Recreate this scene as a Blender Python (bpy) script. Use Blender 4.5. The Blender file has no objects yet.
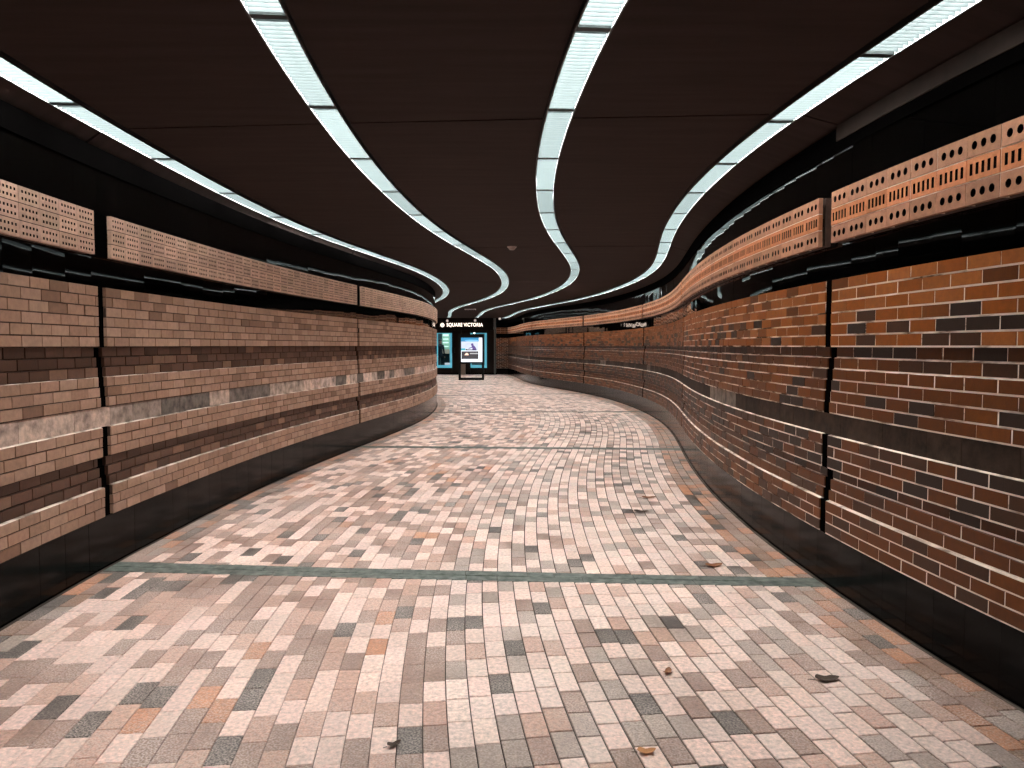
import bpy, bmesh, math, random
import numpy as np
from mathutils import Vector, Matrix
random.seed(7); rng = np.random.RandomState(11)
C = bpy.context.scene.collection
PI = math.pi

# ------------------------------------------------------------------ plan
CEN = [(-0.324,2.500,-0.1414),(-0.443,3.493,-0.0921),(-0.515,4.490,-0.0493),(-0.547,5.490,-0.0131),(-0.546,6.490,0.0201),(-0.510,7.489,0.0551),(-0.439,8.486,0.0917),(-0.331,9.480,0.1243),(-0.197,10.471,0.1456),(-0.047,11.460,0.1557),(0.109,12.448,0.1528),(0.254,13.437,0.1346),(0.374,14.430,0.1010),(0.457,15.426,0.0612),(0.502,16.425,0.0259),(0.513,17.425,-0.0048),(0.496,18.425,-0.0336),(0.449,19.424,-0.0635),(0.372,20.421,-0.0945),(0.263,21.415,-0.1263),(0.123,22.405,-0.1585),(-0.049,23.390,-0.1911),(-0.253,24.369,-0.2197),(-0.480,25.343,-0.2391),(-0.722,26.313,-0.2492),(-0.969,27.282,-0.2493),(-1.212,28.252,-0.2388),(-1.440,29.226,-0.2175),(-1.644,30.205,-0.1901),(-1.821,31.189,-0.1621),(-1.970,32.178,-0.1336),(-2.091,33.170,-0.1080),(-2.190,34.166,-0.0900),(-2.274,35.162,-0.0793),(-2.352,36.159,-0.0774),(-2.432,37.156,-0.0858),(-2.525,38.151,-0.1044),(-2.640,39.145,-0.1251),(-2.771,40.136,-0.1377),(-2.911,41.126,-0.1421)]
S0, S1 = -6.5, 39.0
DS = 0.02
_ss = np.arange(S0-0.5, S1+3.5, DS)
_a = np.interp(_ss, np.arange(len(CEN)), [c[2] for c in CEN])
_k = np.hanning(61); _k /= _k.sum()
_a = np.convolve(np.pad(_a, 30, mode='edge'), _k, mode='valid')
_x = np.concatenate([[0], np.cumsum(np.sin(_a[:-1])*DS)])
_y = np.concatenate([[0], np.cumsum(np.cos(_a[:-1])*DS)])
_i0 = int(round((0-(S0-0.5))/DS))
_x += CEN[0][0]-_x[_i0]; _y += CEN[0][1]-_y[_i0]
SK = [0,1,2,3,4,5,6.5,8,10,12,14,16,18,20,22,24,27,30,33,36,40]
OFF = dict(
 R=[2.645,2.632,2.631,2.63,2.629,2.637,2.643,2.633,2.63,2.637,2.664,2.676,2.706,2.728,2.723,2.695,2.646,2.654,2.673,2.695,2.695],
 L=[-2.39,-2.39,-2.39,-2.382,-2.359,-2.36,-2.37,-2.38,-2.413,-2.421,-2.408,-2.406,-2.406,-2.406,-2.406,-2.406,-2.406,-2.406,-2.406,-2.406,-2.406],
 l1=[-2.242,-2.242,-2.242,-2.242,-2.254,-2.29,-2.34,-2.35,-2.331,-2.295,-2.256,-2.2,-2.156,-2.113,-2.066,-2.034,-2.034,-2.034,-2.034,-2.034,-2.034],
 l2=[-0.665,-0.665,-0.66,-0.663,-0.665,-0.668,-0.685,-0.70,-0.695,-0.68,-0.675,-0.665,-0.659,-0.657,-0.653,-0.651,-0.632,-0.624,-0.636,-0.647,-0.647],
 l3=[0.832,0.832,0.839,0.836,0.833,0.829,0.815,0.808,0.818,0.829,0.835,0.825,0.80,0.79,0.80,0.815,0.815,0.828,0.827,0.826,0.826],
 l4=[2.353,2.353,2.331,2.312,2.306,2.309,2.315,2.315,2.332,2.340,2.332,2.305,2.290,2.302,2.335,2.351,2.367,2.392,2.39,2.387,2.387])
def _sm(v):
    o = np.interp(_ss, SK, v); k = np.hanning(101); k /= k.sum()
    return np.convolve(np.pad(o, 50, mode='edge'), k, mode='valid')
OFFS = {k: _sm(v) for k, v in OFF.items()}
def off(n, s): return np.interp(s, _ss, OFFS[n])
def W(s, o, z):
    """station along the corridor, lateral offset, height -> world"""
    s = np.asarray(s, float); o = np.asarray(o, float); z = np.asarray(z, float)
    x = np.interp(s, _ss, _x); y = np.interp(s, _ss, _y); a = np.interp(s, _ss, _a)
    X, Y, Z = np.broadcast_arrays(x+np.cos(a)*o, y-np.sin(a)*o, z)
    return np.stack([X, Y, Z], -1)
JL = [-3.6, 2.9, 8.95, 15.5, 22.0, 28.6, 35.0]   # movement joints on the left wall
JR = [-4.1, 2.4, 9.45, 15.6, 22.0, 28.65, 35.2]  # ... and on the right one
def jointline(j, n):
    """station of joint j at n lateral samples 0..1 between the two walls"""
    return JL[j]+(JR[j]-JL[j])*np.asarray(n)

# ------------------------------------------------------------------ materials
M = {}
def nodes(name):
    m = bpy.data.materials.new(name); m.use_nodes = True; M[name] = m
    nt = m.node_tree; b = nt.nodes['Principled BSDF']; return m, nt, b
def plain(name, col, rough=.6, spec=.4, metal=0., emit=None, es=1.):
    m, nt, b = nodes(name)
    b.inputs['Base Color'].default_value = (*col, 1); b.inputs['Roughness'].default_value = rough
    b.inputs['Specular IOR Level'].default_value = spec; b.inputs['Metallic'].default_value = metal
    if emit: b.inputs['Emission Color'].default_value = (*emit, 1); b.inputs['Emission Strength'].default_value = es
    return m
def coloured(name, rough=.7, spec=.25, nscale=40., namp=.35, bump=.15, bscale=120., big=0.0, bigscale=1.5, rough_amp=.15, wear=0.0):
    """colour from the 'tint' attribute, mottled by noise"""
    m, nt, b = nodes(name); N = nt.nodes; Lk = nt.links
    at = N.new('ShaderNodeAttribute'); at.attribute_name = 'tint'
    geo = N.new('ShaderNodeNewGeometry')
    n1 = N.new('ShaderNodeTexNoise'); n1.inputs['Scale'].default_value = nscale; n1.inputs['Detail'].default_value = 6; n1.inputs['Roughness'].default_value = .65
    Lk.new(geo.outputs['Position'], n1.inputs['Vector'])
    mr = N.new('ShaderNodeMapRange'); mr.inputs[1].default_value = .3; mr.inputs[2].default_value = .7
    mr.inputs[3].default_value = 1-namp; mr.inputs[4].default_value = 1+namp
    Lk.new(n1.outputs['Fac'], mr.inputs[0])
    fac = mr.outputs[0]
    if big:
        n2 = N.new('ShaderNodeTexNoise'); n2.inputs['Scale'].default_value = bigscale; n2.inputs['Detail'].default_value = 3
        Lk.new(geo.outputs['Position'], n2.inputs['Vector'])
        m2 = N.new('ShaderNodeMapRange'); m2.inputs[1].default_value = .3; m2.inputs[2].default_value = .7
        m2.inputs[3].default_value = 1-big; m2.inputs[4].default_value = 1+big
        Lk.new(n2.outputs['Fac'], m2.inputs[0])
        mm = N.new('ShaderNodeMath'); mm.operation = 'MULTIPLY'; Lk.new(fac, mm.inputs[0]); Lk.new(m2.outputs[0], mm.inputs[1]); fac = mm.outputs[0]
    vm = N.new('ShaderNodeVectorMath'); vm.operation = 'SCALE'
    Lk.new(at.outputs['Color'], vm.inputs[0]); Lk.new(fac, vm.inputs['Scale'])
    colour = vm.outputs[0]
    if wear:
        n4 = N.new('ShaderNodeTexNoise'); n4.inputs['Scale'].default_value = .9; n4.inputs['Detail'].default_value = 7; n4.inputs['Roughness'].default_value = .7
        Lk.new(geo.outputs['Position'], n4.inputs['Vector'])
        m4 = N.new('ShaderNodeMapRange'); m4.inputs[1].default_value = .37; m4.inputs[2].default_value = .62; m4.inputs[3].default_value = 0; m4.inputs[4].default_value = wear
        Lk.new(n4.outputs['Fac'], m4.inputs[0])
        n5 = N.new('ShaderNodeTexNoise'); n5.inputs['Scale'].default_value = 110; n5.inputs['Detail'].default_value = 3
        Lk.new(geo.outputs['Position'], n5.inputs['Vector'])
        m5 = N.new('ShaderNodeMapRange'); m5.inputs[1].default_value = .40; m5.inputs[2].default_value = .62
        Lk.new(n5.outputs['Fac'], m5.inputs[0])
        mu = N.new('ShaderNodeMath'); mu.operation = 'MULTIPLY'; Lk.new(m4.outputs[0], mu.inputs[0]); Lk.new(m5.outputs[0], mu.inputs[1])
        mx = N.new('ShaderNodeMixRGB'); mx.inputs['Color2'].default_value = (.74,.60,.545,1)
        Lk.new(mu.outputs[0], mx.inputs['Fac']); Lk.new(colour, mx.inputs['Color1']); colour = mx.outputs[0]
    Lk.new(colour, b.inputs['Base Color'])
    rr = N.new('ShaderNodeMapRange'); rr.inputs[3].default_value = rough-rough_amp; rr.inputs[4].default_value = rough+rough_amp
    Lk.new(n1.outputs['Fac'], rr.inputs[0]); Lk.new(rr.outputs[0], b.inputs['Roughness'])
    b.inputs['Specular IOR Level'].default_value = spec
    if bump:
        n3 = N.new('ShaderNodeTexNoise'); n3.inputs['Scale'].default_value = bscale; n3.inputs['Detail'].default_value = 4
        Lk.new(geo.outputs['Position'], n3.inputs['Vector'])
        bp = N.new('ShaderNodeBump'); bp.inputs['Strength'].default_value = bump; bp.inputs['Distance'].default_value = .004
        Lk.new(n3.outputs['Fac'], bp.inputs['Height']); Lk.new(bp.outputs[0], b.inputs['Normal'])
    return m
def noisy(name, c0, c1, scale=8., rough=.7, spec=.3, stretch=(1,1,1), bump=0., detail=5, lo=.35, hi=.65):
    m, nt, b = nodes(name); N = nt.nodes; Lk = nt.links
    geo = N.new('ShaderNodeNewGeometry'); mp = N.new('ShaderNodeMapping'); mp.inputs['Scale'].default_value = stretch
    Lk.new(geo.outputs['Position'], mp.inputs['Vector'])
    n = N.new('ShaderNodeTexNoise'); n.inputs['Scale'].default_value = scale; n.inputs['Detail'].default_value = detail; n.inputs['Roughness'].default_value = .6
    Lk.new(mp.outputs[0], n.inputs['Vector'])
    r = N.new('ShaderNodeValToRGB'); r.color_ramp.elements[0].position = lo; r.color_ramp.elements[1].position = hi
    r.color_ramp.elements[0].color = (*c0, 1); r.color_ramp.elements[1].color = (*c1, 1)
    Lk.new(n.outputs['Fac'], r.inputs[0]); Lk.new(r.outputs[0], b.inputs['Base Color'])
    b.inputs['Roughness'].default_value = rough; b.inputs['Specular IOR Level'].default_value = spec
    if bump:
        bp = N.new('ShaderNodeBump'); bp.inputs['Strength'].default_value = bump; bp.inputs['Distance'].default_value = .01
        Lk.new(n.outputs['Fac'], bp.inputs['Height']); Lk.new(bp.outputs[0], b.inputs['Normal'])
    return m
coloured('paver', rough=.34, spec=.65, nscale=46, namp=.42, bump=.3, bscale=90, big=.14, bigscale=1.1, rough_amp=.1, wear=.72)
coloured('brick', rough=.46, spec=.22, nscale=26, namp=.18, bump=.2, bscale=150)
coloured('clay_block', rough=.7, spec=.25, nscale=30, namp=.22, bump=.2, bscale=160)
coloured('split_stone', rough=.75, spec=.15, nscale=10, namp=.6, bump=1., bscale=12)
noisy('mortar_left', (.045,.028,.021), (.085,.052,.04), 30, .9, .1)
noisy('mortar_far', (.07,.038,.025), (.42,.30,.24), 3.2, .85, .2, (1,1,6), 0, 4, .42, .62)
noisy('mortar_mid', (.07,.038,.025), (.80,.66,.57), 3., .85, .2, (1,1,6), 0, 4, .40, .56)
noisy('ledge_highlight', (.20,.14,.11), (.72,.57,.48), 5, .8, .2, (1,1,1), 0, 4, .38, .55)
noisy('mortar_right', (.10,.055,.035), (.84,.70,.61), 3., .85, .2, (1,1,5), 0, 4, .30, .44)
noisy('bed_joint', (.05,.038,.032), (.13,.10,.085), 3, .9, .15)
noisy('slate_green', (.052,.062,.054), (.17,.185,.165), 16, .45, .4, (1,1,1), .2)
noisy('concrete_ceiling', (.027,.0190,.0172), (.037,.0255,.0235), 2.2, .9, .08, (.5,5,1), .05, 6)
noisy('concrete_edge', (.024,.017,.0145), (.036,.025,.021), 6, .85, .1)
plain('joint_black', (.0015,.0013,.0013), .9, .0)
M_tile = noisy('tile_black', (.0008,.0008,.0008), (.0016,.0015,.0014), 5, .025, .20)
noisy('tile_plinth', (.0008,.0008,.0008), (.0016,.0015,.0014), 5, .14, .07)
plain('tile_grout', (.012,.012,.012), .8, .2)
plain('clay_hole', (.004,.002,.0015), .9, .0)  # insides of the block holes: depth shade put into the colour
plain('rail_black', (.012,.011,.011), .45, .4)
plain('rail_white', (.6,.62,.63), .4, .4)
plain('louver_white', (.052,.066,.068), .5, .2)
plain('divider_grey', (.022,.029,.029), .5, .2)
plain('diffuser', (.8,.85,.85), .5, .3, 0, (.965,.98,.94), 12.)
_nt = M['diffuser'].node_tree; _oi = _nt.nodes.new('ShaderNodeObjectInfo'); _mr = _nt.nodes.new('ShaderNodeMapRange')
_mr.inputs[3].default_value = 9.5; _mr.inputs[4].default_value = 14.; _nt.links.new(_oi.outputs['Random'], _mr.inputs[0]); _nt.links.new(_mr.outputs[0], _nt.nodes['Principled BSDF'].inputs['Emission Strength'])
plain('black_metal', (.004,.004,.0045), .4, .2)
plain('dark_panel', (.007,.005,.004), .5, .12)
plain('brown_panel', (.013,.008,.0065), .5, .15)

# ------------------------------------------------------------------ mesh helpers
class MB:
    def __init__(s): s.v = []; s.f = []; s.t = []; s.m = []
    def add(s, V, F, tint=(1,1,1), mat=0):
        n = len(s.v); s.v.extend([tuple(map(float, p)) for p in V])
        for q in F: s.f.append(tuple(n+i for i in q)); s.t.append(tint); s.m.append(mat)
    def build(s, name, mats, parent=None, smooth=False):
        me = bpy.data.meshes.new(name); me.from_pydata(s.v, [], s.f)
        for m in (mats if isinstance(mats, (list, tuple)) else [mats]): me.materials.append(M[m] if isinstance(m, str) else m)
        me.polygons.foreach_set('material_index', s.m)
        at = me.attributes.new('tint', 'FLOAT_COLOR', 'CORNER')
        cols = []
        for p, t in zip(s.f, s.t): cols.extend(([t[0], t[1], t[2], 1.0])*len(p))
        at.data.foreach_set('color', cols)
        if smooth: me.polygons.foreach_set('use_smooth', [True]*len(s.f))
        me.update()
        o = bpy.data.objects.new(name, me); C.objects.link(o)
        if parent: o.parent = parent
        return o
BOXF = [(0,3,2,1),(4,5,6,7),(0,1,5,4),(1,2,6,5),(2,3,7,6),(3,0,4,7)]
def sbox(mb, s0, s1, o0, o1, z0, z1, tint=(1,1,1), mat=0, nob=False, jit=None):
    """a box in corridor coordinates: its corners follow the curve; o0/o1 may be per-end pairs"""
    o0 = (o0, o0) if np.isscalar(o0) else o0; o1 = (o1, o1) if np.isscalar(o1) else o1
    V = W([s0,s1,s1,s0]*2, [o0[0],o0[1],o1[1],o1[0]]*2, [z0]*4+[z1]*4)
    if jit is not None: V = V+jit
    # make winding consistent whatever the order of o0,o1
    flip = (o1[0] > o0[0]) == (s1 > s0)
    F = BOXF if not flip else [tuple(reversed(q)) for q in BOXF]
    mb.add(V, F, tint, mat)
def run(mb, ss, ring, mat=0, tint=(1,1,1), closed=True, caps=True):
    """extrude a ring of (offset array or scalar, height) along stations ss"""
    n = len(ring); V = []
    for k, s in enumerate(ss):
        for (o, z) in ring:
            V.append(W(s, o[k] if hasattr(o, '__len__') else o, z))
    F = []
    for k in range(len(ss)-1):
        for i in range(n if closed else n-1):
            j = (i+1) % n
            F.append((k*n+i, k*n+j, (k+1)*n+j, (k+1)*n+i))
    if caps and closed:
        F.append(tuple(range(n-1, -1, -1))); F.append(tuple((len(ss)-1)*n+i for i in range(n)))
    mb.add(V, F, tint, mat)
def stations(a, b, step=.25):
    n = max(1, int(math.ceil((b-a)/step))); return np.linspace(a, b, n+1)
def empty(name, loc=(0,0,0), rz=0):
    o = bpy.data.objects.new(name, None); C.objects.link(o); o.location = loc; o.rotation_euler = (0,0,rz); o.empty_display_size = .2; return o
def tag(o, label=None, cat=None, group=None, kind=None):
    if label: o['label'] = label
    if cat: o['category'] = cat
    if group: o['group'] = group
    if kind: o['kind'] = kind
    return o
def wbox(mb, x0, x1, y0, y1, z0, z1, tint=(1,1,1), mat=0):
    V = [(x0,y0,z0),(x1,y0,z0),(x1,y1,z0),(x0,y1,z0),(x0,y0,z1),(x1,y0,z1),(x1,y1,z1),(x0,y1,z1)]
    mb.add(V, BOXF, tint, mat)
def wcyl(mb, c0, c1, r0, r1=None, n=16, mat=0, tint=(1,1,1)):
    r1 = r0 if r1 is None else r1
    c0 = Vector(c0); c1 = Vector(c1); d = (c1-c0).normalized(); q = d.to_track_quat('Z', 'Y')
    V = []
    for c, r in ((c0, r0), (c1, r1)):
        for i in range(n):
            V.append(c+q @ Vector((r*math.cos(2*PI*i/n), r*math.sin(2*PI*i/n), 0)))
    F = [(i, (i+1) % n, n+(i+1) % n, n+i) for i in range(n)]+[tuple(range(n-1,-1,-1)), tuple(range(n, 2*n))]
    mb.add(V, F, tint, mat)
def jitter(c, a=.12, h=.015):
    k = 1+rng.uniform(-a, a); return tuple(max(0.003, v*k*(1+rng.uniform(-h, h))) for v in c)
def pick(opts):
    r = rng.rand(); acc = 0
    for w, c in opts:
        acc += w
        if r <= acc: return c
    return opts[-1][1]

CEIL = 3.12
END_Y = 41.5
TILE_BACK = .07

# ------------------------------------------------------------------ walls
def wall(side, key, blen, course, ztop, joints, perf, name, mortar, s_end, palette, stone_opts, tile_top, stone_at):
    """side -1 left / +1 right; positive protrusion p is towards the walkway"""
    root = empty(name); tag(root, kind='structure')
    P = lambda s, p: off(key, s)-side*p
    js = [S0]+[j for j in joints if S0 < j < s_end]+[s_end]
    gap = .052
    jw = .0105 if side > 0 else .008
    # protrusion of each course, top to bottom: 6 flush, 6 corbelled out again, 2 of stone, 3, 3 stepped back, 3
    prof = [.0]*6+[-.042,-.026,-.017,-.010,-.004,.0]+['st','st']+[.006,.006,.006]+[-.036,-.021,-.012]+[.010,.010,.010]
    zb = ztop-course*23
    rec = .0025 if side > 0 else .007
    for pi in range(len(js)-1):
        a, b = js[pi]+gap, js[pi+1]-gap
        mb = MB()
        for c, pr in enumerate(prof):
            if pr == 'st': continue
            z1 = ztop-c*course; z0 = z1-course
            st = stations(a, b, .25)
            run(mb, st, [(P(st, pr-rec), z0), (P(st, pr-rec), z1-.003), (P(st, -.16), z1-.003), (P(st, -.16), z0)], mat=1)
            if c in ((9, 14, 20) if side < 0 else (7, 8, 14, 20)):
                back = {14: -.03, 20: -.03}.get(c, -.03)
                run(mb, st, [(P(st, pr-.001), z1-.001), (P(st, pr-.004), z1+.002), (P(st, pr+back), z1+.005), (P(st, pr+back), z1-.001)], mat=2)  # pale strip added on ledges: their lit top edges put into colour
            s = a-(rng.rand()*.02)-(blen/2 if c % 2 else 0)
            while s < b:
                e0, e1 = max(s+jw/2, a-.002), min(s+blen-jw/2, b+.002)
                if e1-e0 > .006:
                    ends = -.16
                    col = jitter(pick(palette[c]))
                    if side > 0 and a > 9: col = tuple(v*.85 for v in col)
                    pp = pr+rng.uniform(-.0015, .0015)
                    t = rng.uniform(-.0012, .0012)
                    dp = -.16 if (e0 <= a or e1 >= b) else pp-.03
                    sbox(mb, e0, e1, (P(e0, pp+t), P(e1, pp-t)), (P(e0, dp), P(e1, dp)), z0+jw-.001, z1-.001, col, 0)
                s += blen*(1+rng.uniform(-.012, .012))
        mb.build('brick_panel', ['brick', mortar if (side < 0 or a < 2) else 'mortar_mid' if a < 9 else 'mortar_far', 'ledge_highlight'], root)
        # perforated clay blocks
        pb = MB(); pz0, pz1, bl = perf
        gp = .10
        h = (pz1-pz0)/3
        n = max(1, int(round((b-a-2*(gp-gap))/bl)))
        w = (b-a-2*(gp-gap))/n; a2 = a+(gp-gap)
        st = stations(a2, b-(gp-gap), .25)
        pr = .035 if side > 0 else .018
        run(pb, st, [(P(st, pr-.046), pz0+.004), (P(st, pr-.046), pz1-.004), (P(st, -.15), pz1-.004), (P(st, -.15), pz0+.004)], mat=0, tint=(.07,.038,.028))
        for r in (1, 2):
            zz = pz1-r*h; st_ = stations(a2+.006, b-(gp-gap)-.006, .25); run(pb, st_, [(P(st_, pr-.002), zz-.004), (P(st_, pr-.002), zz+.004), (P(st_, pr-.027), zz+.004), (P(st_, pr-.027), zz-.004)], mat=1)
        for k in range(1, n):
            u = a2+k*w; sbox(pb, u-.004, u+.004, (P(u-.004, pr-.003), P(u+.004, pr-.003)), (P(u-.004, pr-.05), P(u+.004, pr-.05)), pz0+.003, pz1-.003, (1,1,1), 1)
        for r in range(3):
            for k in range(n):
                s0 = a2+k*w+.003; s1 = a2+(k+1)*w-.003
                z1 = pz1-r*h-.003; z0 = pz1-(r+1)*h+.003
                if side > 0: base = (.48,.175,.08) if r == 1 else (.35,.165,.10)
                else: base = (.52,.33,.248)
                col = jitter(base, .17, .02)
                block(pb, s0, s1, z0, z1, lambda s, p, q=pr+rng.uniform(-.001,.001): P(s, q+p), side, r, col)
        pb.build('clay_block_panel', ['clay_block', mortar, 'clay_hole'], root)
    # stone course passes the movement joints
    sb = MB(); z1 = ztop-12*course; z0 = z1-2*course; s = S0
    st = stations(S0, s_end, .25)
    run(sb, st, [(P(st, -.045), z0), (P(st, -.045), z1), (P(st, -.16), z1), (P(st, -.16), z0)], mat=1)
    while s < s_end:
        L_ = rng.choice([.16,.3,.42,.42,.55]); e = min(s+L_, s_end)
        if s_end-e < .1: e = s_end
        col = jitter(pick(stone_opts), .2, .015)
        for (q0, q1, cc) in stone_at:
            if q0 <= s+.05 < q1: col = jitter(cc, .12, .01)
        k = max(1, int(round((e-s)/.2)))
        for q in range(k):
            u0, u1 = s+(e-s)*q/k, s+(e-s)*(q+1)/k
            sbox(sb, u0+(.002 if q == 0 else 0), u1-(.002 if q == k-1 else 0), (P(u0, -.018), P(u1, -.018)), (P(u0, -.06), P(u1, -.06)), z0+.002, z1-.002, col, 0)
        s = e
    sb.build('stone_band', ['split_stone', mortar], root)
    # glossy black tile: plinth, band between brick and blocks, band above the blocks
    def tiles(nm, z0, z1, p, tilt, mt='tile_black'):
        tb = MB(); s = S0
        st = stations(S0, s_end, .25)
        run(tb, st, [(P(st, p-.003), z0), (P(st, p-.003), z1), (P(st, p-.03), z1), (P(st, p-.03), z0)], mat=1)
        while s < s_end:
            e = min(s+rng.choice([.26,.26,.40,.58,.33]), s_end)
            if s_end-e < .1: e = s_end
            k = max(1, int(round((e-s)/.28)))
            ta, tz = rng.uniform(-tilt, tilt), rng.uniform(-tilt, tilt)*.7
            for q in range(k):
                u0, u1 = s+(e-s)*q/k, s+(e-s)*(q+1)/k
                f0, f1 = ta*(2*q/k-1)*(e-s)/2, ta*(2*(q+1)/k-1)*(e-s)/2
                hz = tz*(z1-z0)/2
                g0 = .0012 if q == 0 else 0; g1 = .0012 if q == k-1 else 0
                ss_ = [u0+g0, u1-g1]; 
                V = []
                for (zz, dz) in ((z0+.001, -hz), (z1-.001, hz)):
                    for (sx, ff, dep) in ((ss_[0], f0, 0), (ss_[1], f1, 0), (ss_[1], f1, .008), (ss_[0], f0, .008)):
                        V.append(W(sx, P(sx, p+.002+ff+dz-dep), zz))
                F = BOXF if side > 0 else [tuple(reversed(t)) for t in BOXF]
                F = [tuple(reversed(t)) for t in F]
                tb.add(V, F, (1,1,1), 0)
            s = e
        return tb.build(nm, [mt, 'tile_grout'], root)
    tiles('tile_plinth', 0.0, zb-.002, -.012, .002, 'tile_plinth')
    tiles('tile_band', ztop-.02, pz0+.03, -TILE_BACK+.02, .009)
    tiles('tile_frieze', pz1-.03, tile_top, -TILE_BACK+.02, .006)
    # the backing wall, dark in the joints
    bk = MB(); st = stations(S0, s_end, .3); pz1_top = ztop
    run(bk, st, [(P(st, -.165), 0), (P(st, -.165), CEIL+.1), (P(st, -.30), CEIL+.1), (P(st, -.30), 0)], mat=0)
    for j in (js[1:-1] if side < 0 else []):
        sj = [j-.11, j, j+.11]; arr = np.array(sj)
        run(bk, sj, [(P(arr, -.018), perf[0]), (P(arr, -.018), perf[1]), (P(arr, -.2), perf[1]), (P(arr, -.2), perf[0])], mat=0)
    for j in js[1:-1]:
        sj = [j-gap-.01, j, j+gap+.01]; arr = np.array(sj)
        for c, pr in enumerate(prof):
            if pr == 'st': continue
            dj = pr-(.008 if side > 0 else .024); q1 = ztop-c*course; q0 = q1-course
            run(bk, sj, [(P(arr, dj), q0), (P(arr, dj), q1), (P(arr, -.2), q1), (P(arr, -.2), q0)], mat=0)
    bk.build('backing', ['joint_black'], root)
    # concrete edge between tile and ceiling, mostly black: shade put into its colour
    ed = MB(); st = stations(S0, s_end, .25)
    if side > 0:
        st1 = stations(S0, JR[1]-.01, .25); st = stations(JR[1]+.01, s_end, .25)
        run(ed, st1, [(P(st1, -TILE_BACK+.045), tile_top+.065), (P(st1, -TILE_BACK+.045), tile_top+.165), (P(st1, -.20), tile_top+.165), (P(st1, -.20), tile_top+.065)], mat=1)
        st = stations(S0, s_end, .25)
    run(ed, st, [(P(st, -TILE_BACK+.035), tile_top-.004), (P(st, -TILE_BACK+.035), tile_top+.15), (P(st, -.20), tile_top+.15), (P(st, -.20), tile_top-.004)], mat=0)
    ed.build('concrete_edge', ['joint_black', 'concrete_edge'], root)
    return root

def block(mb, s0, s1, z0, z1, P, side, row, col, W=W):
    """one perforated clay block lying on its bed, holes to the front"""
    if side > 0:
        if row == 1: holes = [(.14+.18*i, .5, .045, .26, 4) for i in range(5)]
        else: holes = [(.22+.28*i, .5, .088, .195, 10) for i in range(3)]
        lim = [0]+[(holes[i][0]+holes[i+1][0])/2 for i in range(len(holes)-1)]+[1]; rows = [(0, 1, holes, lim)]
    else:
        cs = [.16+.17*i for i in range(5)]
        lim = [0]+[(cs[i]+cs[i+1])/2 for i in range(4)]+[1]
        rows = [(0, .5, [(c, .28, .042, .085, 4) for c in cs], lim), (.5, 1, [(c, .70, .042, .085, 4) for c in cs], lim)]
    def pt(u, v, p):
        s = s0+(s1-s0)*u; return W(s, P(s, p), z0+(z1-z0)*v)
    V = []; F = []; MT = []
    def put(p): V.append(p); return len(V)-1
    def face(q, m):
        F.append(q if side < 0 else tuple(reversed(q))); MT.append(m)
    for (v0, v1, holes, lim) in rows:
        for i, (cx, cy, rx, ry, n) in enumerate(holes):
            u0, u1 = lim[i], lim[i+1]
            if n == 4:
                out = [(u0,v0),(u1,v0),(u1,v1),(u0,v1)]; inn = [(cx-rx,cy-ry),(cx+rx,cy-ry),(cx+rx,cy+ry),(cx-rx,cy+ry)]
            else:
                out = []; inn = []
                for j in range(n):
                    an = 2*PI*(j+.5)/n; dx, dy = math.cos(an), math.sin(an)
                    inn.append((cx+rx*dx, cy+ry*dy))
                    k = min((u1-cx)/dx if dx > 1e-6 else (u0-cx)/dx if dx < -1e-6 else 9, (v1-cy)/dy if dy > 1e-6 else (v0-cy)/dy if dy < -1e-6 else 9)
                    out.append((cx+k*dx, cy+k*dy))
            m = len(out)
            io = [put(pt(u, v, 0)) for u, v in out]; ii = [put(pt(u, v, 0)) for u, v in inn]; ib = [put(pt(u, v, -.045)) for u, v in inn]
            if n != 4:
                # corners of the cell, so the ring fills it
                for j in range(m):
                    a_, b_ = out[j], out[(j+1) % m]
                    if abs(a_[0]-b_[0]) > 1e-6 and abs(a_[1]-b_[1]) > 1e-6:
                        cu = a_[0] if abs(a_[0]-u0) < 1e-6 or abs(a_[0]-u1) < 1e-6 else b_[0]
                        cv = a_[1] if abs(a_[1]-v0) < 1e-6 or abs(a_[1]-v1) < 1e-6 else b_[1]
                        face((io[j], put(pt(cu, cv, 0)), io[(j+1) % m]), 0)
            for j in range(m):
                k = (j+1) % m
                face((io[j], io[k], ii[k], ii[j]), 0); face((ii[j], ii[k], ib[k], ib[j]), 2)
            face(tuple(ib), 2)
    # rim of the block
    c = [(0,0),(1,0),(1,1),(0,1)]
    f_ = [put(pt(u, v, 0)) for u, v in c]; b_ = [put(pt(u, v, -.028)) for u, v in c]
    for j in range(4):
        k = (j+1) % 4; face((f_[k], f_[j], b_[j], b_[k]), 0)
    n = len(mb.v); mb.v.extend([tuple(map(float, p)) for p in V])
    for q, m in zip(F, MT): mb.f.append(tuple(n+i for i in q)); mb.t.append(col); mb.m.append(m)

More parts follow.
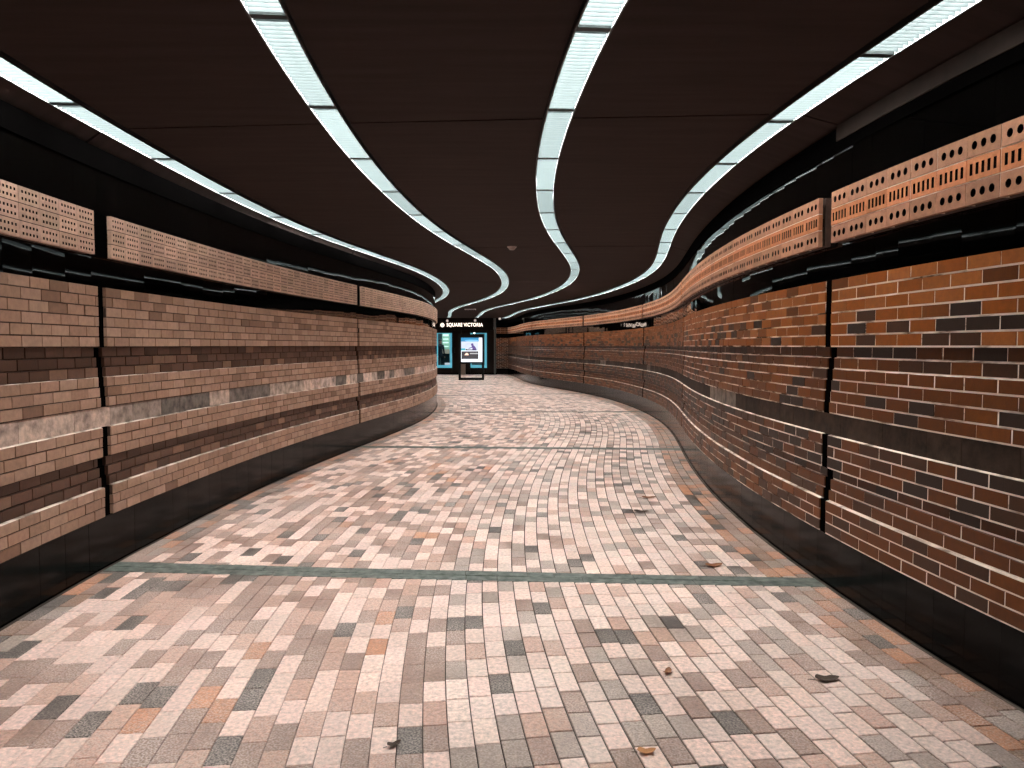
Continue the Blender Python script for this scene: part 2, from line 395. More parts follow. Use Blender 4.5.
beige = (.335,.193,.134); beige2 = (.385,.233,.168); tan = (.215,.116,.078); brown = (.078,.038,.025); brown2 = (.112,.056,.038)
pal_left = []
for c in range(23):
    if c < 3: pal_left.append([(.55, beige), (.2, beige2), (.25, tan)])
    elif c < 6: pal_left.append([(.6, beige2), (.4, beige)])
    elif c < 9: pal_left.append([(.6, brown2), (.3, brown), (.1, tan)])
    elif c == 17: pal_left.append([(.7, brown), (.3, brown2)])  # brown bricks, darkened further for the shade of the overhang
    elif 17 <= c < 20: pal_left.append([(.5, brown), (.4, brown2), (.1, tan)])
    else: pal_left.append([(.6, beige), (.35, beige2), (.05, tan)])
org = (.225,.061,.0095); org2 = (.275,.086,.021); rust = (.102,.029,.006); dk = (.027,.0145,.010); dk2 = (.048,.019,.009); org3 = (.145,.042,.008)
pal_right = []
for c in range(23):
    if c < 3: pal_right.append([(.6, org), (.28, org2), (.12, rust)])
    elif c < 6: pal_right.append([(.32, org), (.18, org2), (.2, org3), (.18, dk2), (.12, dk)])
    elif c in (6, 17): pal_right.append([(.6, tuple(v*.6 for v in rust)), (.4, dk)])  # courses under an overhang: its shade put into the brick colours
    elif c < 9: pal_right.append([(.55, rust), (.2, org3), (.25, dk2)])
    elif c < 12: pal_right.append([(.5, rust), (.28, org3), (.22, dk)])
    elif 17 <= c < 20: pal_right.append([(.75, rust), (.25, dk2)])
    elif c < 17: pal_right.append([(.30, dk), (.25, dk2), (.45, rust)])
    else: pal_right.append([(.48, rust), (.20, org3), (.32, dk2)])
stone_left = [(.5, (.47,.335,.275)), (.22, (.56,.42,.355)), (.28, (.17,.138,.122))]
stone_right = [(.80, (.036,.022,.016)), (.14, (.055,.038,.030)), (.06, (.15,.12,.105))]
wall_left = wall(-1, 'L', .19, .0716, 2.017, JL, (2.232, 2.538, .19), 'wall_left', 'mortar_left', S1, pal_left, stone_left, 2.86, [(-9, 2.9, (.54,.40,.335)), (2.9, 3.5, (.33,.25,.21)), (3.5, 3.7, (.56,.42,.355)), (3.7, 4.35, (.17,.138,.122)), (4.35, 4.8, (.52,.38,.315)), (4.8, 5.9, (.17,.138,.122)), (5.9, 6.5, (.40,.30,.25))])
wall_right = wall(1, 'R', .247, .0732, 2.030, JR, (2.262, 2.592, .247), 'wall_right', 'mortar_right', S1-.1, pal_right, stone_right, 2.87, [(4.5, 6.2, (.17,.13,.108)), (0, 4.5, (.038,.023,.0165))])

# ------------------------------------------------------------------ floor
fl = MB()
st = stations(S0, S1+2.6, .3)
run(fl, st, [(off('L', st)-.25, -.006), (off('R', st)+.25, -.006), (off('R', st)+.25, -.25), (off('L', st)-.25, -.25)])
floor = fl.build('floor', ['bed_joint']); tag(floor, kind='structure')
NR = 48
pale = (.74,.515,.45); pale2 = (.71,.525,.465); pink = (.47,.275,.215); tanp = (.29,.175,.14); greyp = (.33,.245,.21); char = (.068,.053,.047); orange = (.45,.19,.10); rustp = (.25,.135,.09)
pv = MB(); sl = MB()
fr = np.arange(NR+1)/NR
def o_at(f, s): l = off('L', s)+.012; r = off('R', s)-.012; return l+(r-l)*f
for r in range(NR):
    f0, f1 = fr[r], fr[r+1]; fm = (f0+f1)/2
    edge = r < 2 or r >= NR-3
    g = .0012+.0026*max(0, min(1, (fm-.42)/.2))
    gf = g/5.0
    js = [S0]+[float(jointline(j, fm)) for j in range(len(JL)) if jointline(j, fm) > S0+.3]+[S1+2.4]
    for ji in range(len(js)-1):
        a = js[ji]+(.11 if ji > 0 else 0); b = js[ji+1]-(.11 if ji < len(js)-2 else 0)
        s = a-rng.rand()*.2
        while s < b:
            e0, e1 = max(s+g, a), min(s+.207-g, b); s += .207*(1+rng.uniform(-.012, .012))
            if e1-e0 < .02: continue
            if edge: col = pick([(.27, orange), (.28, rustp), (.15, char), (.2, tanp), (.1, greyp)])
            elif fm < .5: col = pick([(.40, pale), (.21, pink), (.28, tanp), (.085, char), (.025, orange)])
            else: col = pick([(.34, pale2), (.22, pale), (.12, pink), (.16, greyp), (.10, tanp), (.06, char)])
            col = jitter(col, .12, .012)
            oA = [float(o_at(f0+gf, e0)), float(o_at(f0+gf, e1))]; oB = [float(o_at(f1-gf, e0)), float(o_at(f1-gf, e1))]
            zt = rng.uniform(-.0008, .0008); tx, ty = rng.uniform(-.0007, .0007, 2)
            # top face with chamfered arris
            c = .0022
            top = W([e0+c, e1-c, e1-c, e0+c], [oA[0]+c, oA[1]+c, oB[1]-c, oB[0]-c], [zt+tx+ty, zt-tx+ty, zt-tx-ty, zt+tx-ty])
            low = W([e0, e1, e1, e0], [oA[0], oA[1], oB[1], oB[0]], [zt-.0025]*4)
            bot = W([e0, e1, e1, e0], [oA[0], oA[1], oB[1], oB[0]], [-.02]*4)
            F = [(0,3,2,1)]+[(j, (j+1) % 4, 4+(j+1) % 4, 4+j) for j in range(4)]+[(4+j, 4+(j+1) % 4, 8+(j+1) % 4, 8+j) for j in range(4)]
            pv.add(np.concatenate([top, low, bot]), F, col, 0)
paving = pv.build('paving', ['paver'], floor)
# slate strips over the movement joints, two rows of slips with a dark line between
for j in range(len(JL)):
    if not (S0+.2 < JL[j] < S1 and S0+.2 < JR[j] < S1): continue
    sl = MB()
    for row in (0, 1):
        n = 12; cuts = np.sort(np.concatenate([[0, 1], (np.arange(1, n)+rng.uniform(-.3, .3, n-1))/n]))
        for q in range(n):
            u0, u1 = cuts[q]+.0004, cuts[q+1]-.0004
            d0 = -.105 if row == 0 else .004; d1 = -.004 if row == 0 else .105
            V = []
            for zz in (-.02, rng.uniform(-.001, .0006)):
                for (u, d) in ((u0, d0), (u1, d0), (u1, d1), (u0, d1)):
                    s = float(jointline(j, u))+d; V.append(W(s, float(o_at(u, s)), zz))
            sl.add(V, BOXF, (1,1,1), 0)
    sl.build('slate_strip', ['slate_green'], floor)

# ------------------------------------------------------------------ ceiling with slots for the light runs
HW = .081          # half width of a light slot
RAIL = .010
L_END = {'l1': 38.4, 'l2': 37.75, 'l3': 37.65, 'l4': 38.35}
cb = MB()
backing = MB()
jc = [None]
edges = []
def lane(s0f, s1f, ofA, ofB, zA, zB, mb, mat=0, th=.06):
    n = 30 if (s1f(0.)-s0f(0.)) > 4 else 10
    V = []
    nz = []
    for k in range(n+1):
        t = k/n; row = []
        sA = s0f(0)+(s1f(0)-s0f(0))*t; sB = s0f(1)+(s1f(1)-s0f(1))*t
        V.append(W(sA, ofA(sA), zA)); V.append(W(sB, ofB(sB), zB)); V.append(W(sB, ofB(sB), zB+th)); V.append(W(sA, ofA(sA), zA+th))
    F = []
    for k in range(n):
        b = 4*k
        F += [(b, b+1, b+5, b+4), (b+1, b+2, b+6, b+5), (b+2, b+3, b+7, b+6), (b+3, b, b+4, b+7)]
    F += [(3,2,1,0), (4*n, 4*n+1, 4*n+2, 4*n+3)]
    mb.add(V, F, (1,1,1), mat)
ZE = 3.03
bounds = [(lambda s: off('L', s)-TILE_BACK-.02, lambda s: off('l1', s)-HW-RAIL, ZE, CEIL),
          (lambda s: off('l1', s)+HW+RAIL, lambda s: off('l2', s)-HW-RAIL, CEIL, CEIL),
          (lambda s: off('l2', s)+HW+RAIL, lambda s: off('l3', s)-HW-RAIL, CEIL, CEIL),
          (lambda s: off('l3', s)+HW+RAIL, lambda s: off('l4', s)-HW-RAIL, CEIL, CEIL),
          (lambda s: off('l4', s)+HW+RAIL, lambda s: off('R', s)+TILE_BACK+.02, CEIL, ZE)]
jall = list(range(len(JL)))
for (ofA, ofB, zA, zB) in bounds:
    segs = [(S0, S0)]
    def nrm(o, s): l = off('L', s); r = off('R', s); return (o-l)/(r-l)
    pts = []
    for j in jall:
        sA = JL[j]; sB = JR[j]; sm = (sA+sB)/2
        if sm < S0+.5 or sm > S1-1: continue
        pts.append((float(jointline(j, nrm(ofA(sm), sm))), float(jointline(j, nrm(ofB(sm), sm)))))
    pts = [(S0-.01, S0-.01)]+pts+[(S1+2.6, S1+2.6)]
    g = .013
    for (p, q) in zip(pts[:-1], pts[1:]):
        lane(lambda u, p=p: p[0]+(p[1]-p[0])*u+g, lambda u, q=q: q[0]+(q[1]-q[0])*u-g, ofA, ofB, zA, zB, cb)
for key in ('l1', 'l2', 'l3', 'l4'):
    s_ = np.linspace(S0, -.27, 20); o_ = off(key, s_)
    run(cb, s_, [(o_-HW-RAIL-.001, CEIL), (o_+HW+RAIL+.001, CEIL), (o_+HW+RAIL+.001, CEIL+.06), (o_-HW-RAIL-.001, CEIL+.06)])
    s_ = np.linspace(L_END[key]+.01, S1+2.6, 10); o_ = off(key, s_)
    run(cb, s_, [(o_-HW-RAIL-.001, CEIL), (o_+HW+RAIL+.001, CEIL), (o_+HW+RAIL+.001, CEIL+.06), (o_-HW-RAIL-.001, CEIL+.06)])
ceiling = cb.build('ceiling', ['concrete_ceiling']); tag(ceiling, kind='structure')
st = stations(S0, S1+2.6, .4)
run(backing, st, [(off('L', st)-.3, CEIL+.12), (off('R', st)+.3, CEIL+.12), (off('R', st)+.3, CEIL+.3), (off('L', st)-.3, CEIL+.3)])
backing.build('slab_above', ['joint_black'], ceiling)

# ------------------------------------------------------------------ light runs
LAB = {'l1': 'white fluorescent light run curving beside the left brick wall',
       'l2': 'white fluorescent light run second from the left wall',
       'l3': 'white fluorescent light run third from the left wall, bending like an S overhead',
       'l4': 'white fluorescent light run closest to the right brick wall, with coarse louvre teeth'}
for key in ('l1', 'l2', 'l3', 'l4'):
    se = L_END[key]
    root = empty('ceiling_light_run', tuple(W(0., off(key, 0.), CEIL)))
    tag(root, LAB[key], 'light', 'curving ceiling light runs')
    inv = Matrix.Translation(-Vector(root.location))
    def fin(o): o.parent = root; o.matrix_parent_inverse = inv; return o
    o = lambda s: off(key, s)
    LS = -.26; st = stations(LS, se, .15)
    zb, zt = CEIL-.032, CEIL+.055
    for sg in (-1, 1):
        mb = MB()
        run(mb, st, [(o(st)+sg*HW, zb), (o(st)+sg*(HW+RAIL-.001), zb), (o(st)+sg*(HW+RAIL-.001), zt), (o(st)+sg*HW, zt)])
        # the face towards the lamps is white
        for i, q in enumerate(mb.f):
            if i % 4 == 3 and i < 4*(len(st)-1): mb.m[i] = 1
        fin(mb.build('side_rail', ['rail_black', 'rail_white']))
    lv = MB(); sp = .047; s = LS+.03
    while s < se-.02:
        sbox(lv, s, s+.003, float(o(s))-HW+.001, float(o(s))+HW-.001, zb+.003, zb+.032)
        s += sp
    st2 = stations(LS+.02, se-.01, .15)
    run(lv, st2, [(o(st2)-.0015, zb+.024), (o(st2)+.0015, zb+.024), (o(st2)+.0015, zb+.036), (o(st2)-.0015, zb+.036)])
    s = (1.24 if key == 'l4' else 1.04)-1.26
    while s < se-.3:
        e = min(s+1.26, se-.02)
        db = MB(); sd = stations(s+.035, e-.035, .2)
        run(db, sd, [(o(sd)-HW+.003, zb+.042), (o(sd)+HW-.003, zb+.042), (o(sd)+HW-.003, zb+.050), (o(sd)-HW+.003, zb+.050)])
        fin(db.build('lamp_diffuser', ['diffuser']))
        if e < se-.1: sbox(lv, e-.022, e+.022, float(o(e))-HW+.001, float(o(e))+HW-.001, zb+.002, zb+.05, (1,1,1), 1)
        s = e
    fin(lv.build('louver', ['louver_white', 'divider_grey']))
    hb = MB()
    run(hb, st, [(o(st)-HW-RAIL, zt), (o(st)+HW+RAIL, zt), (o(st)+HW+RAIL, zt+.006), (o(st)-HW-RAIL, zt+.006)])
    fin(hb.build('housing', ['rail_white']))
#END_SECTION#
# ------------------------------------------------------------------ end wall with the station entrance
def emat(name, col, e, es, rough=.5): return plain(name, col, rough, .3, 0., e, es)
emat('sign_light', (.9,.8,.75), (1.,.80,.66), .62)
emat('cyan_frame_glow', (.16,.50,.62), (.10,.46,.62), .16)  # painted frames, no lamps: a glow added to brighten them
emat('screen_white', (.8,.85,.9), (.86,.92,1.), .36)
emat('screen_blue', (.05,.25,.45), (.04,.22,.42), .33)
emat('screen_lightblue', (.2,.45,.7), (.15,.40,.65), .33)
emat('screen_pale', (.6,.65,.75), (.55,.62,.76), .24)
emat('screen_teal', (.05,.35,.45), (.05,.36,.46), .33)
emat('screen_dark', (.04,.04,.045), (.05,.05,.055), .3)
emat('screen_grey', (.3,.3,.32), (.35,.35,.38), .4)
emat('screen_purple', (.10,.07,.22), (.10,.07,.24), .3)
emat('screen_black', (.01,.01,.02), (.01,.01,.02), .1)
emat('screen_peach', (.8,.5,.4), (.9,.55,.42), .45)
emat('board_green', (.25,.42,.30), (.26,.46,.33), .08)
emat('board_white', (.7,.8,.7), (.60,.78,.66), .20)
emat('lamp_white', (.9,.95,.95), (.9,1.,1.), 4.)
emat('spot_face', (.8,.7,.66), (1.,.86,.80), .10)
emat('room_lamp', (.8,.9,.9), (.75,.95,1.), 5.)
plain('room_paint', (.10,.16,.17), .7)
plain('cream', (.55,.40,.29), .6)
plain('spot_grey', (.22,.20,.19), .5)
plain('bin_beige', (.26,.19,.15), .5)
plain('post_metal', (.10,.105,.095), .4, .5)
plain('counter_dark', (.012,.022,.026), .35)
plain('coat', (.010,.013,.022), .8); plain('skin', (.30,.17,.12), .6); plain('hair', (.012,.009,.008), .6)
plain('leaf_brown', (.20,.075,.03), .6); plain('leaf_dark', (.055,.032,.022), .7); plain('leaf_orange', (.46,.20,.07), .6)
plain('detector_plastic', (.34,.27,.24), .5)
mg, ntg, bg = nodes('shop_glass'); bg.inputs['Base Color'].default_value = (.9,.97,1,1); bg.inputs['Roughness'].default_value = .02
bg.inputs['Transmission Weight'].default_value = 1.; bg.inputs['IOR'].default_value = 1.1
EY = END_Y; kE = EY/747.
def EX(u): return (u-512)*kE
def EZ(v): return 1.6+(345.6-v)*kE
we = empty('wall_end', (0,0,0)); tag(we, kind='structure')
wins = [(EX(436.9), EX(452.0)), (EX(470.6), EX(486.8))]; wz0, wz1 = EZ(367.8), EZ(333.0)
xL, xR = -6.2, EX(496.)
pb = MB()
xs = [xL, wins[0][0], wins[0][1], wins[1][0], wins[1][1], xR]
for i in range(5):
    if i % 2 == 0:
        a, b = xs[i], xs[i+1]; n = max(1, int(round((b-a)/.45)))
        for q in range(n): wbox(pb, a+(b-a)*q/n+.004, a+(b-a)*(q+1)/n-.004, EY, EY+.14, .02, 2.5)
    else:
        wbox(pb, xs[i], xs[i+1], EY, EY+.14, .02, wz0); wbox(pb, xs[i], xs[i+1], EY, EY+.14, wz1, 2.5)
pb.build('panelling', ['brown_panel'], we)
fb = MB(); wbox(fb, xL, EX(493.5), EY-.10, EY+.14, EZ(330.3), CEIL+.05); fb.build('fascia', ['dark_panel'], we)
kb = MB(); wbox(kb, xL, xR+.05, EY-.02, EY+.14, 0, .08); kb.build('kickboard', ['joint_black'], we)
po = MB(); wbox(po, EX(494.), EX(495.6), EY-.14, EY+.1, 0, CEIL); po.build('post', ['post_metal'], we)
# brick return beside the post
bp_ = MB(); x0, x1 = EX(496.2), EX(509.5)
wbox(bp_, x0, x1, EY+.03, EY+.3, 0, CEIL+.1, (1,1,1), 1)
prof = [0]*6+[-.05,-.04,-.03,-.02,-.01,0,-.03,-.03,0,0,0,-.045,-.035,-.02,0,0,0]
for c, pr in enumerate(prof):
    z1 = 2.03-c*.0732; z0 = z1-.0732; s = x0-(.12 if c % 2 else 0)
    wbox(bp_, x0, x1, EY-pr-.022, EY+.05, z0, z1-.003, (1,1,1), 1)
    while s < x1:
        a, b = max(s+.006, x0), min(s+.241, x1)
        if b-a > .02: wbox(bp_, a, b, EY-pr-.025, EY+.01, z0+.01, z1-.001, jitter(pick(pal_right[c])) if c not in (12, 13) else (.05,.036,.03), 0)
        s += .247
for r in range(3):
    n = 3; w_ = (x1-x0)/n
    for k in range(n):
        block(bp_, x0+k*w_+.003, x0+(k+1)*w_-.003, 2.592-(r+1)*.11+.003, 2.592-r*.11-.003, lambda s, p: -p, 1, r, jitter((.33,.15,.085)),
              W=lambda s, o, z: np.array([float(s), EY-.04+float(o), float(z)]))
wbox(bp_, x0, x1, EY-.015, EY+.05, .005, .345, (1,1,1), 3); wbox(bp_, x0, x1, EY+.01, EY+.05, 2.02, 2.27, (1,1,1), 3); wbox(bp_, x0, x1, EY+.01, EY+.05, 2.58, CEIL, (1,1,1), 3)
bp_.build('brick_return', ['brick', 'mortar_right', 'clay_hole', 'tile_plinth'], we)
# the room behind the two windows
for nm, bx in (('wall_shop_left', (-4.9, -4.8, EY+.14, 44.2, 0, 2.6)), ('wall_shop_right', (-1.0, -.9, EY+.14, 44.2, 0, 2.6)), ('wall_shop_back', (-4.9, -.9, 44.2, 44.3, 0, 2.6)),
               ('floor_shop', (-4.9, -.9, EY+.14, 44.3, -.02, .10)), ('ceiling_shop', (-4.9, -.9, EY+.14, 44.3, 2.55, 2.65))):
    rb = MB(); wbox(rb, *bx); tag(rb.build(nm, ['room_paint']), kind='structure'); last = bpy.context.scene.objects[nm]
for i, (a, b) in enumerate(wins):
    fr_ = MB(); t = .10
    wbox(fr_, a, a+.06, EY-.02, EY+.10, wz0, wz1); wbox(fr_, b-.12, b, EY-.02, EY+.10, wz0, wz1)
    wbox(fr_, a+.06, b-.12, EY-.02, EY+.10, wz0, wz0+.15); wbox(fr_, a+.06, b-.12, EY-.02, EY+.10, wz1-.035, wz1)
    wo = fr_.build('window_%d' % (i+1), ['cyan_frame_glow']); tag(wo, kind='structure')
    gl = MB(); wbox(gl, a+.05, b-.11, EY+.04, EY+.05, wz0+.09, wz1-.03); gl.build('pane', ['shop_glass'], wo)
def localize(root): return Matrix.Translation(-Vector(root.location))
def child(mb, name, mats, root, smooth=False):
    o = mb.build(name, mats, root, smooth); o.matrix_parent_inverse = localize(root); return o
def sub(mb, name, mats, part, smooth=False):
    o = mb.build(name, mats, part, smooth); return o
# lamp in the room
rl = MB(); wbox(rl, -4.4, -3.0, 42.2, 42.5, 2.50, 2.545); wbox(rl, -2.6, -1.4, 42.2, 42.5, 2.50, 2.545)
rl.build('room_lamp', ['room_lamp'], last)
# shelf of green boards, counter, cream box
g = empty('menu_board', (-3.72, 43.3, 1.5)); tag(g, 'backlit green board with pale horizontal bands behind the left shop window', 'board')
kk = 43.3/747.; ux = lambda u, Y: (u-512)*Y/747.; vz = lambda v, Y: 1.6+(345.6-v)*Y/747.
mb = MB(); wbox(mb, ux(442.3,43.3), ux(450,43.3), 43.3, 43.4, vz(349.5,43.3), vz(332,43.3)); child(mb, 'panel', ['board_green'], g)
for q in (ux(442.6,43.3), ux(449.2,43.3)):
    mb = MB(); wbox(mb, q, q+.06, 43.31, 43.37, .10, vz(340,43.3)); child(mb, 'leg', ['counter_dark'], g)
for v0, v1 in ((334.2, 336.2), (338.6, 339.6), (342.2, 343.2), (346, 347)):
    mb = MB(); wbox(mb, ux(443,43.3), ux(448.6,43.3), 43.27, 43.3, vz(v1,43.3), vz(v0,43.3)); child(mb, 'band', ['board_white'], g)
ct = empty('counter', (-3.7, 42.9, .1)); tag(ct, 'dark shop counter under the cream box behind the left window', 'counter')
zc_ = vz(353.6, 42.85)
mb = MB(); wbox(mb, -4.05, -3.2, 42.75, 43.2, .10, zc_-.04); child(mb, 'body', ['counter_dark'], ct)
mb = MB(); wbox(mb, -4.08, -3.17, 42.70, 43.22, zc_-.04, zc_); child(mb, 'worktop', ['dark_panel'], ct)
mb = MB(); wbox(mb, -3.85, -3.5, 42.735, 42.75, .35, .62); child(mb, 'front_panel', ['screen_grey'], ct)
cbx = empty('box', (-3.63, 42.9, zc_)); tag(cbx, 'cream cardboard box standing on the dark shop counter', 'box')
mb = MB(); wbox(mb, ux(441.8,42.8), ux(449.4,42.8), 42.8, 43.1, zc_, zc_+.20); child(mb, 'body', ['cream'], cbx)
mb = MB(); wbox(mb, ux(441.6,42.8), ux(449.6,42.8), 42.79, 43.11, zc_+.20, zc_+.245); child(mb, 'lid', ['cream'], cbx)

# person behind the glass
def person(loc, h, rz):
    bm_v = [(0,0,.53),(0,.01,.62),(0,.015,.72),(0,.005,.80),(0,0,.845),(0,-.01,.885),(0,-.018,.93),(0,-.012,.975)]
    rad = [.082,.075,.088,.07,.032,.036,.050,.040]
    ed = [(i, i+1) for i in range(7)]
    def add(p, r, par): bm_v.append(p); rad.append(r); ed.append((par, len(bm_v)-1)); return len(bm_v)-1
    for sg in (-1, 1):
        i = add((sg*.055, 0, .50), .060, 0); i = add((sg*.06, -.008, .285), .038, i); i = add((sg*.062, .01, .05), .024, i); i = add((sg*.066, -.065, .018), .018, i)
        i = add((sg*.095, .005, .805), .040, 3); i = add((sg*.125, .015, .64), .030, i); i = add((sg*.12, -.05, .52), .020, i); w_ = add((sg*.118, -.065, .487), .017, i)
        for q, (dx, l) in enumerate(((-.014, .036), (-.005, .044), (.004, .041), (.012, .032))):
            j = add((sg*.118+dx, -.075, .465), .0055, w_); add((sg*.118+dx*1.1, -.08, .465-l), .0045, j)
        j = add((sg*.118-sg*.020, -.085, .475), .006, w_); add((sg*.118-sg*.026, -.095, .455), .005, j)
    me = bpy.data.meshes.new('person'); me.from_pydata([tuple(c*h for c in v) for v in bm_v], ed, [])
    o = bpy.data.objects.new('person', me); C.objects.link(o)
    md = o.modifiers.new('skin', 'SKIN'); md.use_smooth_shade = True
    for v, r in zip(me.skin_vertices[0].data, rad): v.radius = (r*h, r*h*(.72 if r > .06 else 1)); 
    me.skin_vertices[0].data[0].use_root = True
    o.modifiers.new('sub', 'SUBSURF').levels = 1
    dg = bpy.context.evaluated_depsgraph_get(); m2 = bpy.data.meshes.new_from_object(o.evaluated_get(dg))
    o.modifiers.clear(); o.data = m2
    m2.materials.clear(); m2.materials.append(M['coat']); m2.materials.append(M['skin'])
    for p in m2.polygons:
        c = p.center/h; p.material_index = 1 if (c.z > .865 or (c.z < .485 and abs(c.x) > .09)) else 0; p.use_smooth = True
    o.location = loc; o.rotation_euler = (0, 0, rz)
    hm = bmesh.new(); bmesh.ops.create_icosphere(hm, subdivisions=3, radius=1)
    dele = [v for v in hm.verts if v.co.z < -.1 and v.co.y < .2 or v.co.z < -.6]
    bmesh.ops.delete(hm, geom=dele, context='VERTS')
    for v in hm.verts: v.co = Vector((v.co.x*.047, v.co.y*.058+.002, v.co.z*.052+.952))*h
    hme = bpy.data.meshes.new('hair'); hm.to_mesh(hme); hme.materials.append(M['hair']); ho = bpy.data.objects.new('hair', hme); C.objects.link(ho); ho.parent = o
    for sg in (-1, 1):
        fm = bmesh.new(); bmesh.ops.create_icosphere(fm, subdivisions=1, radius=.006*h, matrix=Matrix.Translation(Vector((sg*.017, -.062, .938))*h))
        fme = bpy.data.meshes.new('eye'); fm.to_mesh(fme); fme.materials.append(M['hair']); fo = bpy.data.objects.new('eye', fme); C.objects.link(fo); fo.parent = o
    fm = bmesh.new(); bmesh.ops.create_cone(fm, segments=6, radius1=.009*h, radius2=.003*h, depth=.03*h, matrix=Matrix.Translation(Vector((0, -.070, .922))*h))
    fme = bpy.data.meshes.new('nose'); fm.to_mesh(fme); fme.materials.append(M['skin']); fo = bpy.data.objects.new('nose', fme); C.objects.link(fo); fo.parent = o
    return o
pr_ = person((ux(440.3, 42.2), 42.2, .10), 1.86, .5)
tag(pr_, 'person in dark coat standing behind the left shop window', 'person')

# station sign on the fascia
sg_ = empty('station_sign', (EX(462), EY-.10, 2.735)); tag(sg_, 'lit letters SQUARE VICTORIA with a round metro emblem on the black fascia', 'sign')
def text_mesh(body, name, x0, x1, z, h, y, mat, root):
    cu = bpy.data.curves.new(name, 'FONT'); cu.body = body; cu.size = 1; cu.extrude = .02; cu.offset = .018; cu.space_character = 1.05
    to = bpy.data.objects.new(name, cu); C.objects.link(to)
    dg = bpy.context.evaluated_depsgraph_get(); me = bpy.data.meshes.new_from_object(to.evaluated_get(dg)); bpy.data.objects.remove(to)
    co_ = np.array([v.co[:] for v in me.vertices]); mn, mx = co_.min(0), co_.max(0)
    for v in me.vertices:
        c = v.co.copy(); v.co = (x0+(c.x-mn[0])/(mx[0]-mn[0])*(x1-x0), y+c.z*.8-.016, z+(c.y-mn[1])/(mx[1]-mn[1])*h)
    me.materials.clear(); me.materials.append(M[mat]); o = bpy.data.objects.new(name, me); C.objects.link(o); o.parent = root; o.matrix_parent_inverse = localize(root); return o
text_mesh('SQUARE VICTORIA', 'lettering', EX(447), EX(483.1), EZ(327.3), EZ(323.1)-EZ(327.3), EY-.10, 'sign_light', sg_)
mb = MB(); cx, cz = EX(442.7), EZ(325.2); r = .115
wcyl(mb, (cx, EY-.10, cz), (cx, EY-.13, cz), r, n=28); em = child(mb, 'emblem', ['sign_light'], sg_)
mb = MB(); yy = EY-.134
# ring and downward arrow
n = 24
for i in range(n):
    a0, a1 = 2*PI*i/n, 2*PI*(i+1)/n; q = [(.070, a0), (.070, a1), (.090, a1), (.090, a0)]
    V = [(cx+rr*math.cos(a), y, cz+rr*math.sin(a)) for y in (yy, EY-.128) for rr, a in q]; mb.add(V, BOXF)
wbox(mb, cx-.012, cx+.012, yy, EY-.128, cz-.01, cz+.055)
V = [(cx-.036, y, cz-.005) for y in (yy,)]+[(cx+.036, yy, cz-.005), (cx, yy, cz-.055), (cx-.036, EY-.128, cz-.005), (cx+.036, EY-.128, cz-.005), (cx, EY-.128, cz-.055)]
mb.add(V, [(0,2,1), (3,4,5), (0,1,4,3), (1,2,5,4), (2,0,3,5)])
eo = mb.build('arrow', ['dark_panel'], em)

# advertising stand
AY = 34.7; kA = AY/747.; AX = lambda u: (u-512)*kA; AZ = lambda v: 1.6+(345.6-v)*kA
ad = empty('advertising_stand', (AX(471.3), AY, 0)); tag(ad, 'black framed advertising stand with a lit poster screen in front of the shop', 'advertising stand')
L0, L1_, zt_, zm = AX(458.6), AX(484.1), AZ(334.4), AZ(363.2)
def bb(mb, x0, x1, y0, y1, z0, z1, bev=.006):
    b = bmesh.new(); bmesh.ops.create_cube(b, size=1)
    for v in b.verts: v.co = Vector(((x0+x1)/2+v.co.x*(x1-x0), (y0+y1)/2+v.co.y*(y1-y0), (z0+z1)/2+v.co.z*(z1-z0)))
    bmesh.ops.bevel(b, geom=b.edges[:], offset=bev, segments=2, affect='EDGES'); b.verts.index_update()
    mb.add([v.co[:] for v in b.verts], [tuple(v.index for v in f.verts) for f in b.faces]); b.free()
sx0, sx1, sz0, sz1 = AX(461.2), AX(482.3), AZ(361.9), AZ(337.7)
mb = MB(); bb(mb, L0, sx0, AY-.08, AY+.08, zm, zt_); bb(mb, sx1, L1_, AY-.08, AY+.08, zm, zt_); bb(mb, L0, L1_, AY-.079, AY+.079, sz1, zt_); bb(mb, L0, L1_, AY-.079, AY+.079, zm, sz0)
bb(mb, sx0-.02, sx1+.02, AY-.02, AY+.07, sz0-.02, sz1+.02); child(mb, 'cabinet', ['black_metal'], ad)
for (a, b) in ((L0, L0+.105), (L1_-.105, L1_)):
    mb = MB(); bb(mb, a, b, AY-.06, AY+.06, 0.0, zm+.01); child(mb, 'leg', ['black_metal'], ad)
mb = MB(); bb(mb, L0+.1, L1_-.1, AY-.055, AY+.055, 0.0, .115); child(mb, 'base_bar', ['black_metal'], ad)
mb = MB(); wbox(mb, sx0, sx1, AY-.035, AY-.02, sz0, sz1); scn = child(mb, 'screen', ['screen_white'], ad)
def onscreen(name, mat, poly, d=.004, y=AY-.035):
    # poly in fractions of the screen, from lower left
    mb = MB(); n = len(poly)
    P_ = [(sx0-ad.location.x+(sx1-sx0)*u, sz0+(sz1-sz0)*v) for u, v in poly]
    V = [(x, y-AY-d, z) for x, z in P_]+[(x, y-AY, z) for x, z in P_]
    mb.add(V, [tuple(range(n)), tuple(range(2*n-1, n-1, -1))]+[(i, n+i, n+(i+1) % n, (i+1) % n) for i in range(n)])
    o = mb.build(name, [mat], None); o.parent = scn; o.matrix_parent_inverse = scn.matrix_parent_inverse.inverted()@Matrix.Translation(Vector((0,0,0))); return o
def rect(a, b, c, d): return [(a, b), (c, b), (c, d), (a, d)]
def ell(cx, cy, rx, ry, n=20): return [(cx+rx*math.cos(2*PI*i/n), cy+ry*math.sin(2*PI*i/n)) for i in range(n)]
onscreen('header_band', 'screen_blue', rect(.0, .84, .84, 1.0))
onscreen('header_cloud', 'screen_lightblue', ell(.50, .875, .32, .045), .006)
onscreen('picture', 'screen_pale', rect(.0, .46, .84, .84))
